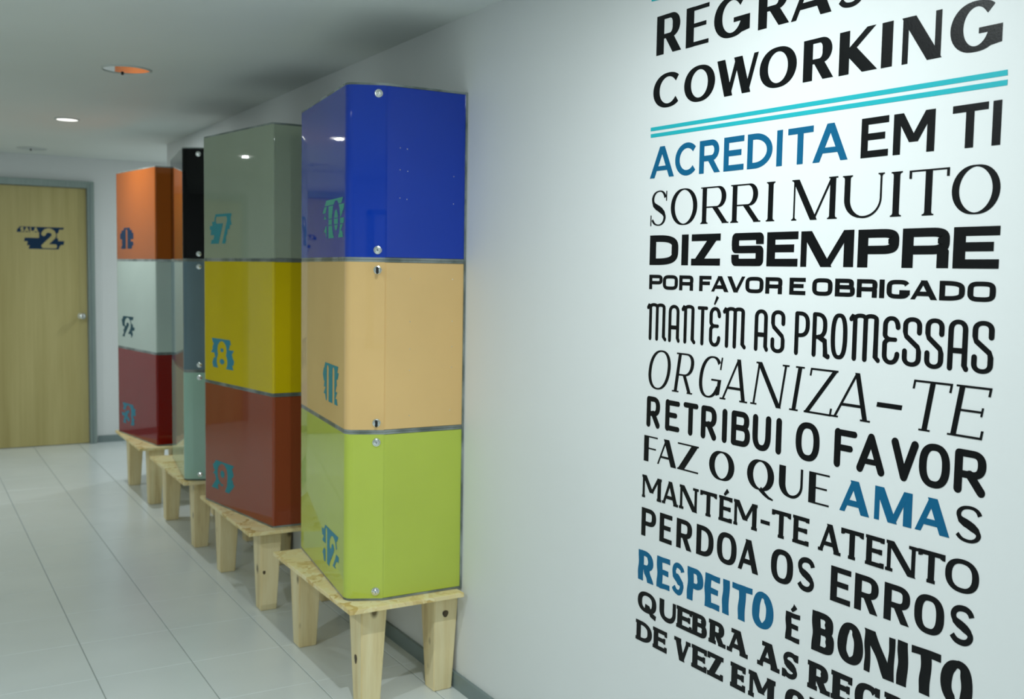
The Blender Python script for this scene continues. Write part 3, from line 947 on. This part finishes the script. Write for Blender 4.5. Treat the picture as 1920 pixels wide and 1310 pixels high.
        if style == 'cond':
            p.path([(hx, hx), (hx, H*.6)]+sup(Wd*.47, H*.80, Wd*.47-hx, H*.2-hy, 180, 0, 2.2, 14)+[(Wd*.94-hx, H*.5), (Wd*.94-hx, H*.12), (Wd-hx*.8, hx)])
            p.bar(hx, Wd*.94-hx, H*.40, w=T*.9)
        else:
            wl = thin if t < T*.7 else T
            wr = T
            k = 1.12
            e = T/2 if rnd else 0
            bl, br = (wl*.56+sx*.7, Wd-wr*.56-sx*.7)
            apex = Wd/2+(wr-wl)*-.18
            p.diag(bl, e, apex, H-e, wl); p.diag(br, e, apex, H-e, wr)
            f = .30 if not st.get('lowbar') else .24
            p.rect(bl+(apex-bl)*f, br+(apex-br)*f, H*f-(thin if t < T*.7 else t*.85)/2, H*f+(thin if t < T*.7 else t*.85)/2)
            if sf:
                p.rect(bl-wl*.5-sx, bl+wl*.5+sx, 0, sf[1]*H); p.rect(br-wr*.5-sx, br+wr*.5+sx, 0, sf[1]*H)
                if style == 'slab': p.rect(apex-Wd*.28, apex+T*.5, H-sf[1]*H, H)
            if style == 'flare':
                p.rect(0, bl+wl*.6, 0, t*.7); p.rect(br-wr*.6, Wd, 0, t*.7)
    elif base == 'V':
        wr = thin if t < T*.7 else T
        e = T/2 if rnd else 0
        p.diag(T*.56+sx*.7, H-e, Wd/2, e, T); p.diag(Wd-wr*.56-sx*.7, H-e, Wd/2, e, wr)
        if sf: p.rect(0, T*1.1+2*sx*.85, H-sf[1]*H, H); p.rect(Wd-wr*1.1-2*sx*.85, Wd, H-sf[1]*H, H)
    elif base == 'W':
        wr = thin if t < T*.7 else T
        p.diag(T*.55, H, Wd*.30, 0, T); p.diag(Wd*.52, H, Wd*.30, 0, wr); p.diag(Wd*.52, H, Wd*.73, 0, T); p.diag(Wd-wr*.55, H, Wd*.73, 0, wr)
    elif base == 'M' and style != 'cond':
        wl = thin if t < T*.7 else T
        a = sx
        if rnd:
            p.stem(xl, 0, H); p.stem(xr, 0, H)
            p.path([(xl, H-hx), (Wd/2, H*.25), (xr, H-hx)], w=T)
        else:
            if t < T*.7 and style == 'opt': a1 = wl*.5+Wd*.02
            p.stem(wl/2+a, 0, H, w=wl, head=False); p.stem(xr-a, 0, H, w=T, head=False)
            vy = 0 if style in ('serif', 'opt', 'euro', 'flareM') else H*.28
            p.diag(wl/2+a+T*.25, H, Wd/2, vy, T*st.get('mk', .95)); p.diag(xr-a-T*.15, H, Wd/2, vy, wl*st.get('mk', .95))
            if sf: p.rect(0, wl+2*a*.8, H-sf[1]*H, H); p.rect(Wd-T-2*a*.8, Wd, H-sf[1]*H, H)
    elif base == 'N' and style != 'cond':
        wl = thin if t < T*.7 else T
        a = sx
        if rnd:
            p.stem(xl, 0, H); p.stem(xr, 0, H); p.path([(xl, H-hx), (xr, hx)], w=T)
        else:
            p.stem(wl/2+a, 0, H, w=wl, head=False); p.stem(Wd-wl/2-a, 0, H, w=wl, foot=False)
            p.diag(T*.5+a*.6, H, Wd-T*.5-a, 0, T*1.0)
            if sf: p.rect(0, wl+a, H-sf[1]*H, H)
            if style == 'flare': p.rect(Wd-wl-T*.6, Wd+T*.25, H-t*.7, H); p.rect(-T*.1, wl+T*.5, 0, t*.7)
    elif base in 'MN' and style == 'cond':
        k = 2 if base == 'M' else 1
        pit = (Wd-T)/k*(.965)
        p.path([(hx*.1, H-hy*2.3), (hx*.8, H-hy), (hx*1.7, H-hy*1.4), (hx*1.9, H*.85), (hx*1.9, hx)])
        x = hx*1.9
        pit = (Wd-hx*1.0-hx*1.9-hx*.5)/k
        for i in range(k):
            last = i == k-1
            pts = sup(x+pit/2, H-H*.10-hy*0, pit/2, H*.10-hy+H*.02, 180, 0, 2.2, 10)
            end = [(x+pit, H*.5), (x+pit, H*.12), (x+pit+(hx*1.2 if last else 0), hx)]
            p.path(pts+end)
            x += pit
    elif base == 'K':
        p.stem(xs, 0, H)
        p.diag(xs+T*.1, H*.42, Wd-T*.55, H, thin if t < T*.7 else T)
        p.diag(xs+T*.5, H*.58, Wd-T*.62, 0, T)
    elif base == 'Z':
        kb = st.get('bark', 1.0)
        if rnd:
            p.path([(hx, yt), (Wd-hx, yt), (hx, yb), (Wd-hx, yb)], w=T)
        else:
            p.bar(0, Wd, yt, w=t*kb); p.bar(0, Wd, yb, w=t*kb)
            ww = T*1.0
            hw = ww*math.hypot(Wd-ww, H)/H/2
            p.diag(hw, t*.2, Wd-hw, H-t*.2, ww*.92)
            if sf:
                tk = max(t*1.1, T*.35) if style != 'slab' else T*.5; hh = H*.17 if style != 'slab' else H*.26
                p.rect(0, tk, H-hh, H); p.rect(Wd-tk, Wd, 0, hh)
    elif base == '-':
        yc = st.get('dashy', .42)*H
        p.rect(0, Wd, yc-max(t, T*.6)*.5, yc+max(t, T*.6)*.5)
    if style == 'flare' and base in 'IPRDEFTMHK' or (style == 'flare' and base == 'É'):
        pass
    return p.strips

rough_rnd = random.Random(5)
def letter(ch, y_left, y_right, z0, z1, st, material, parent):
    Wd = y_left-y_right; H = z1-z0
    strips = glyph(ch, Wd, H, st)
    sl = st.get('slant', 0.0)
    vs, fs = [], []
    brush = st.get('style') == 'brush'
    ox, oy, oz = parent.location
    for si, sp in enumerate(strips):
        if brush and len(sp) < 12:
            q = []
            for a, b in zip(sp, sp[1:]):
                for k in range(4): q.append([a[0].lerp(b[0], k/4), a[1].lerp(b[1], k/4)])
            q.append(sp[-1]); sp = q
        b0 = len(vs)
        th = 0.0005+0.00007*si
        ph = rough_rnd.random()*6
        for i, (a, b) in enumerate(sp):
            if brush:
                c_ = (a+b)/2; f_ = 1.0+0.12*math.sin(ph+i*0.40)
                a = c_+(a-c_)*f_; b = c_+(b-c_)*(2-f_ if f_ < 1.2 else f_)
                jit = H*0.007
                a = a+Vector((math.sin(ph+i*.8), math.cos(ph*2+i*.6)))*jit
            for q in (a, b):
                X = q.x+sl*(q.y-H/2); Z = q.y
                vs.append((-0.0002-th, y_left-X-oy, z0+Z-oz)); vs.append((-0.0002, y_left-X-oy, z0+Z-oz))
        m_ = len(sp)
        for i in range(m_-1):
            a = b0+4*i; b = b0+4*(i+1)
            f_ = (a, b, b+2, a+2)
            p0, p1, p2, p3 = (vs[j] for j in f_)
            if (p2[1]-p0[1])*(p3[2]-p1[2])-(p2[2]-p0[2])*(p3[1]-p1[1]) > 0: f_ = f_[::-1]
            fs.append(f_)
            fs.append((a, a+1, b+1, b)); fs.append((a+2, b+2, b+3, a+3))
        fs.append((b0, b0+2, b0+3, b0+1)); e = b0+4*(m_-1); fs.append((e, e+1, e+3, e+2))
    o = mesh_obj('letter', vs, fs, material, parent, recalc=False)
    # make every outward face of the film look into the room
    return o

def textline(label, org, sc, top, bot, items, st):
    """items: (char, x0, x1, material[, style override[, scale]]) measured on one row; top/bot: two points each"""
    def T_(q): return (org[0]+q[0]/sc, org[1]+q[1]/sc)
    ta, tb, ba, bb = T_(top[0]), T_(top[1]), T_(bot[0]), T_(bot[1])
    def ly(a, b, x): return a[1]+(b[1]-a[1])*(x-a[0])/(b[0]-a[0])
    first = True; t = None
    for it in items:
        ch, x0, x1, mt = it[:4]
        s2 = dict(st)
        if len(it) > 4 and it[4]: s2.update(it[4])
        X0, X1 = org[0]+x0/sc, org[0]+x1/sc
        xc = (X0+X1)/2
        yt_, yb_ = ly(ta, tb, xc), ly(ba, bb, xc)
        _, zt_ = onwall(xc, yt_); _, zb_ = onwall(xc, yb_)
        def mid(x): return onwall(x, (ly(ta, tb, x)+ly(ba, bb, x))/2)[0]
        yl, yr_ = mid(X0), mid(X1)
        if t is None:
            t = thing('wall_lettering', label, 'wall lettering', (0, yl, zb_), 'lines of vinyl lettering on the white wall')
            LINES.append(t)
        if 'sh' in s2: zt_ = zb_+(zt_-zb_)*s2['sh']
        letter(ch, yl, yr_, zb_, zt_, s2, mt, t)
    return t
LINES = []
K_, B_ = M_blk, M_blu
def its(s, xs, mt=K_, ov=None): return [(c, a, b, mt, ov) for c, (a, b) in zip(s, xs)]

opt = dict(T=.30, t=.115, thin=.15, style='opt', n=2.0, legw=.27, bark=.9)
A_ = ((1190, 0), 2.6301)
textline('bold black word REGRAS, topmost line cut by the image edge', *A_, [(112, 82), (367, 12)], [(110, 275), (775, 107)],
         its('REGRAS', [(110, 232), (255, 367), (393, 570), (612, 765), (775, 975), (1000, 1145)]), opt)
textline('bold black word COWORKING above the turquoise double stripe', *A_, [(155, 362), (1328, 90)], [(155, 528), (1320, 318)],
         its('COWORKING', [(93, 222), (245, 397), (405, 610), (617, 800), (833, 983), (1010, 1195), (1222, 1270), (1322, 1513), (1558, 1817)]), opt)
geo = dict(T=.215, t=.17, style='geo', n=2.0, legw=.20, mk=1.0)
Bc = ((1200, 160), 2.6667)
textline('line ACREDITA EM TI, first word petrol blue, rest black', *Bc, [(52, 313), (1785, 75)], [(52, 466), (1780, 299)],
         its('ACREDITA', [(52, 172), (177, 280), (298, 402), (420, 520), (538, 663), (685, 712), (740, 866), (866, 1042)], B_)
         + its('EMTI', [(1107, 1243), (1268, 1475), (1562, 1740), (1762, 1808)]), geo)
ser = dict(T=.175, t=.036, thin=.05, style='serif', n=2.0, serif=(.06, .030, .035), legw=.15, mk=1.05)
textline('black thin serif line SORRI MUITO', *Bc, [(310, 510), (1545, 410)], [(310, 692), (1490, 648)],
         its('SORRIMUITO', [(55, 137), (155, 287), (305, 445), (455, 605), (618, 690), (760, 988), (1012, 1220), (1235, 1330), (1345, 1545), (1560, 1803)]), ser)
eur = dict(T=.335, t=.22, style='euro', n=3.6, bowl=2.0, mk=.95)
textline('heaviest black wide line DIZ SEMPRE', *Bc, [(55, 750), (1800, 702)], [(50, 897), (1795, 917)],
         its('DIZSEMPRE', [(50, 192), (208, 243), (258, 402), (460, 618), (635, 790), (805, 1069), (1090, 1295), (1312, 1548), (1567, 1798)], K_), eur)
Cc = ((1200, 400), 2.6667)
eur2 = dict(eur); eur2.update(T=.33, t=.23)
textline('small wide black line POR FAVOR E OBRIGADO', *Cc, [(47, 306), (1780, 342)], [(47, 378), (1780, 445)],
         its('PORFAVOREOBRIGADO', [(47, 113), (115, 190), (197, 267), (297, 357), (358, 443), (437, 525), (528, 618), (628, 712), (748, 828), (862, 963), (976, 1075), (1085, 1187), (1199, 1221), (1234, 1350), (1355, 1487), (1498, 1625), (1638, 1780)]), eur2)
con = dict(T=.118, t=.088, style='cond', n=2.6, cap='round', bowl=1.0)
textline('tall narrow black line MANTÉM AS PROMESSAS', *Cc, [(40, 450), (1720, 537)], [(40, 632), (1720, 803)],
         its('MANTÉMASPROMESSAS', [(40, 130), (143, 200), (213, 275), (285, 340), (347, 405), (420, 527), (573, 642), (655, 725), (774, 848), (862, 940), (955, 1037), (1053, 1197), (1213, 1302), (1313, 1408), (1425, 1520), (1540, 1645), (1660, 1770)]), con)
org_ = dict(T=.115, t=.042, thin=.06, style='serif', n=2.2, serif=(.07, .036), legw=.10, slant=.17, mk=1.0, dashy=.40)
textline('thin slanted serif line ORGANIZA-TE', (0, 0), 1.0, [(1238, 657), (1854, 727)], [(1262, 733.8), (1777.5, 815)],
         its('ORGANIZA', [(1217, 1257), (1265, 1303), (1312, 1353), (1356, 1406), (1413, 1474), (1481, 1508), (1514, 1565), (1566, 1638)])
         + [('-', 1646, 1693, K_, dict(T=.10, t=.10))] + its('TE', [(1706, 1778), (1785, 1851)], K_, dict(T=.12)), org_)
D_ = ((1190, 720), 2.6301)
rou = dict(T=.205, t=.160, style='round', cap='round', n=2.4, bowl=1.0, mk=1.0)
textline('rounded black line RETRIBUI O FAVOR', *D_, [(65, 57), (1590, 315)], [(68, 210), (1590, 535)],
         its('RETRIBUIOFAVOR', [(60, 125), (152, 222), (238, 315), (328, 404), (432, 456), (477, 570), (582, 672), (697, 725), (795, 912), (985, 1095), (1095, 1237), (1262, 1400), (1403, 1555), (1577, 1733)]), rou)
faz = dict(T=.29, t=.055, thin=.08, style='opt', n=2.0, legw=.22, mk=1.0)
ama = dict(T=.29, t=.13, thin=.18)
textline('black contrast line FAZ O QUE AMAS with AMA in petrol blue', *D_, [(50, 250), (1370, 540)], [(48, 376), (1555, 758)],
         its('FAZOQUE', [(47, 113), (113, 207), (212, 315), (368, 492), (555, 688), (712, 828), (859, 960)])
         + its('AMA', [(1013, 1160), (1184, 1368), (1385, 1557)], B_, ama) + its('S', [(1577, 1722)], K_, dict(T=.25, t=.09)), faz)
fla = dict(T=.23, t=.145, style='flare', n=2.3, legw=.21, serif=(.035, .11), mk=.95)
def E2D(x): return (1180+x/2.5946-1190)*2.6301
textline('black slab line MANTÉM-TE ATENTO', (0, 0), 1.0, [(1209, 890), (1771, 1040)], [(1204.4, 931), (1744.6, 1093)],
         its('MANTÉM-TE', [(1204.5, 1240.5), (1242, 1272), (1274.5, 1308), (1313, 1344), (1348, 1373), (1376, 1420), (1426.5, 1443.6), (1447.4, 1482.8), (1486.6, 1517)])
         + its('ATENT', [(1535, 1577), (1577, 1619), (1623, 1658), (1662, 1718), (1721.5, 1771.6)]) + its('O', [(1772.5, 1836)]), fla)
Ec = ((1180, 960), 2.5946)
per = dict(T=.235, t=.155, style='perd', n=2.5, bowl=1.2, legw=.22, mk=1.0)
textline('black plain line PERDOA OS ERROS', (0, 0), 1.0, [(1204, 950), (1661.8, 1091)], [(1205, 1003), (1658.7, 1159.6)],
         its('PERDOAOSERROS', [(1180+a/2.5946, 1180+b/2.5946) for a, b in [(60, 130), (148, 208), (230, 305), (327, 410), (427, 522), (530, 630), (690, 797), (815, 907), (980, 1077), (1097, 1212), (1240, 1365), (1387, 1532), (1555, 1685)]]), per)
bru = dict(T=.27, t=.165, style='brush', n=2.2, bowl=1.0, legw=.28, mk=.9)
textline('brush style line RESPEITO É BONITO, first word petrol blue', *Ec, [(50, 180), (1330, 628)], [(48, 325), (1440, 890)],
         its('RESPEITO', [(45, 120), (135, 197), (205, 270), (283, 360), (368, 440), (452, 488), (500, 597), (598, 700)], B_)
         + its('É', [(762, 830)], K_, dict(sh=.74)) + its('BONITO', [(890, 1000), (1015, 1137), (1145, 1290), (1298, 1360), (1370, 1512), (1517, 1673)]), bru)
sla = dict(T=.34, t=.19, style='slab', n=2.3, serif=(.06, .17), bowl=1.1, legw=.30, mk=.85)
textline('bold slab line QUEBRA AS REGRAS', *Ec, [(42, 372), (1245, 873)], [(80, 487), (870, 850)],
         its('QUEBRAASREGRAS', [(42, 132), (147, 225), (230, 305), (303, 378), (387, 470), (477, 578), (625, 733), (745, 823), (868, 978), (982, 1083), (1097, 1225), (1240, 1360), (1370, 1490), (1500, 1600)]), sla)
textline('bold slab line DE VEZ EM QUANDO, lowest one', *Ec, [(35, 518), (590, 768)], [(35, 615), (495, 845)],
         its('DEVEZEMQUANDO', [(32, 110), (115, 183), (218, 297), (303, 377), (380, 457), (492, 565), (580, 710), (757, 860), (875, 990), (1000, 1120), (1135, 1265), (1280, 1405), (1420, 1550)]), sla)

# turquoise stripes (vinyl bands)
def stripe(lab, a0, a1, b0, b1):
    """a0,a1: top left/right image points, b0,b1: bottom left/right"""
    P4 = [onwall(*q) for q in (a0, a1, b1, b0)]
    vs = []
    for x in (-0.0007, -0.0002):
        for (y, z) in P4: vs.append((x, y, z))
    fs = [(0, 1, 2, 3), (0, 4, 5, 1), (1, 5, 6, 2), (2, 6, 7, 3), (3, 7, 4, 0)]
    o = mesh_obj('wall_stripe', vs, fs, M_cyn)
    tag(o, lab, 'wall stripe', 'turquoise vinyl stripes on the white wall')
def A2(x, y): return (1190+x/2.6301, y/2.6301)
stripe('upper turquoise stripe of the pair below COWORKING', A2(80, 630), A2(1840, 343), A2(80, 648), A2(1840, 371))
stripe('lower turquoise stripe of the pair below COWORKING', A2(80, 662), A2(1840, 392), A2(80, 680), A2(1838, 420))
stripe('turquoise stripe above REGRAS, only its left tip in view', A2(84, -4), A2(1845, -385), A2(84, 8), A2(1845, -365))
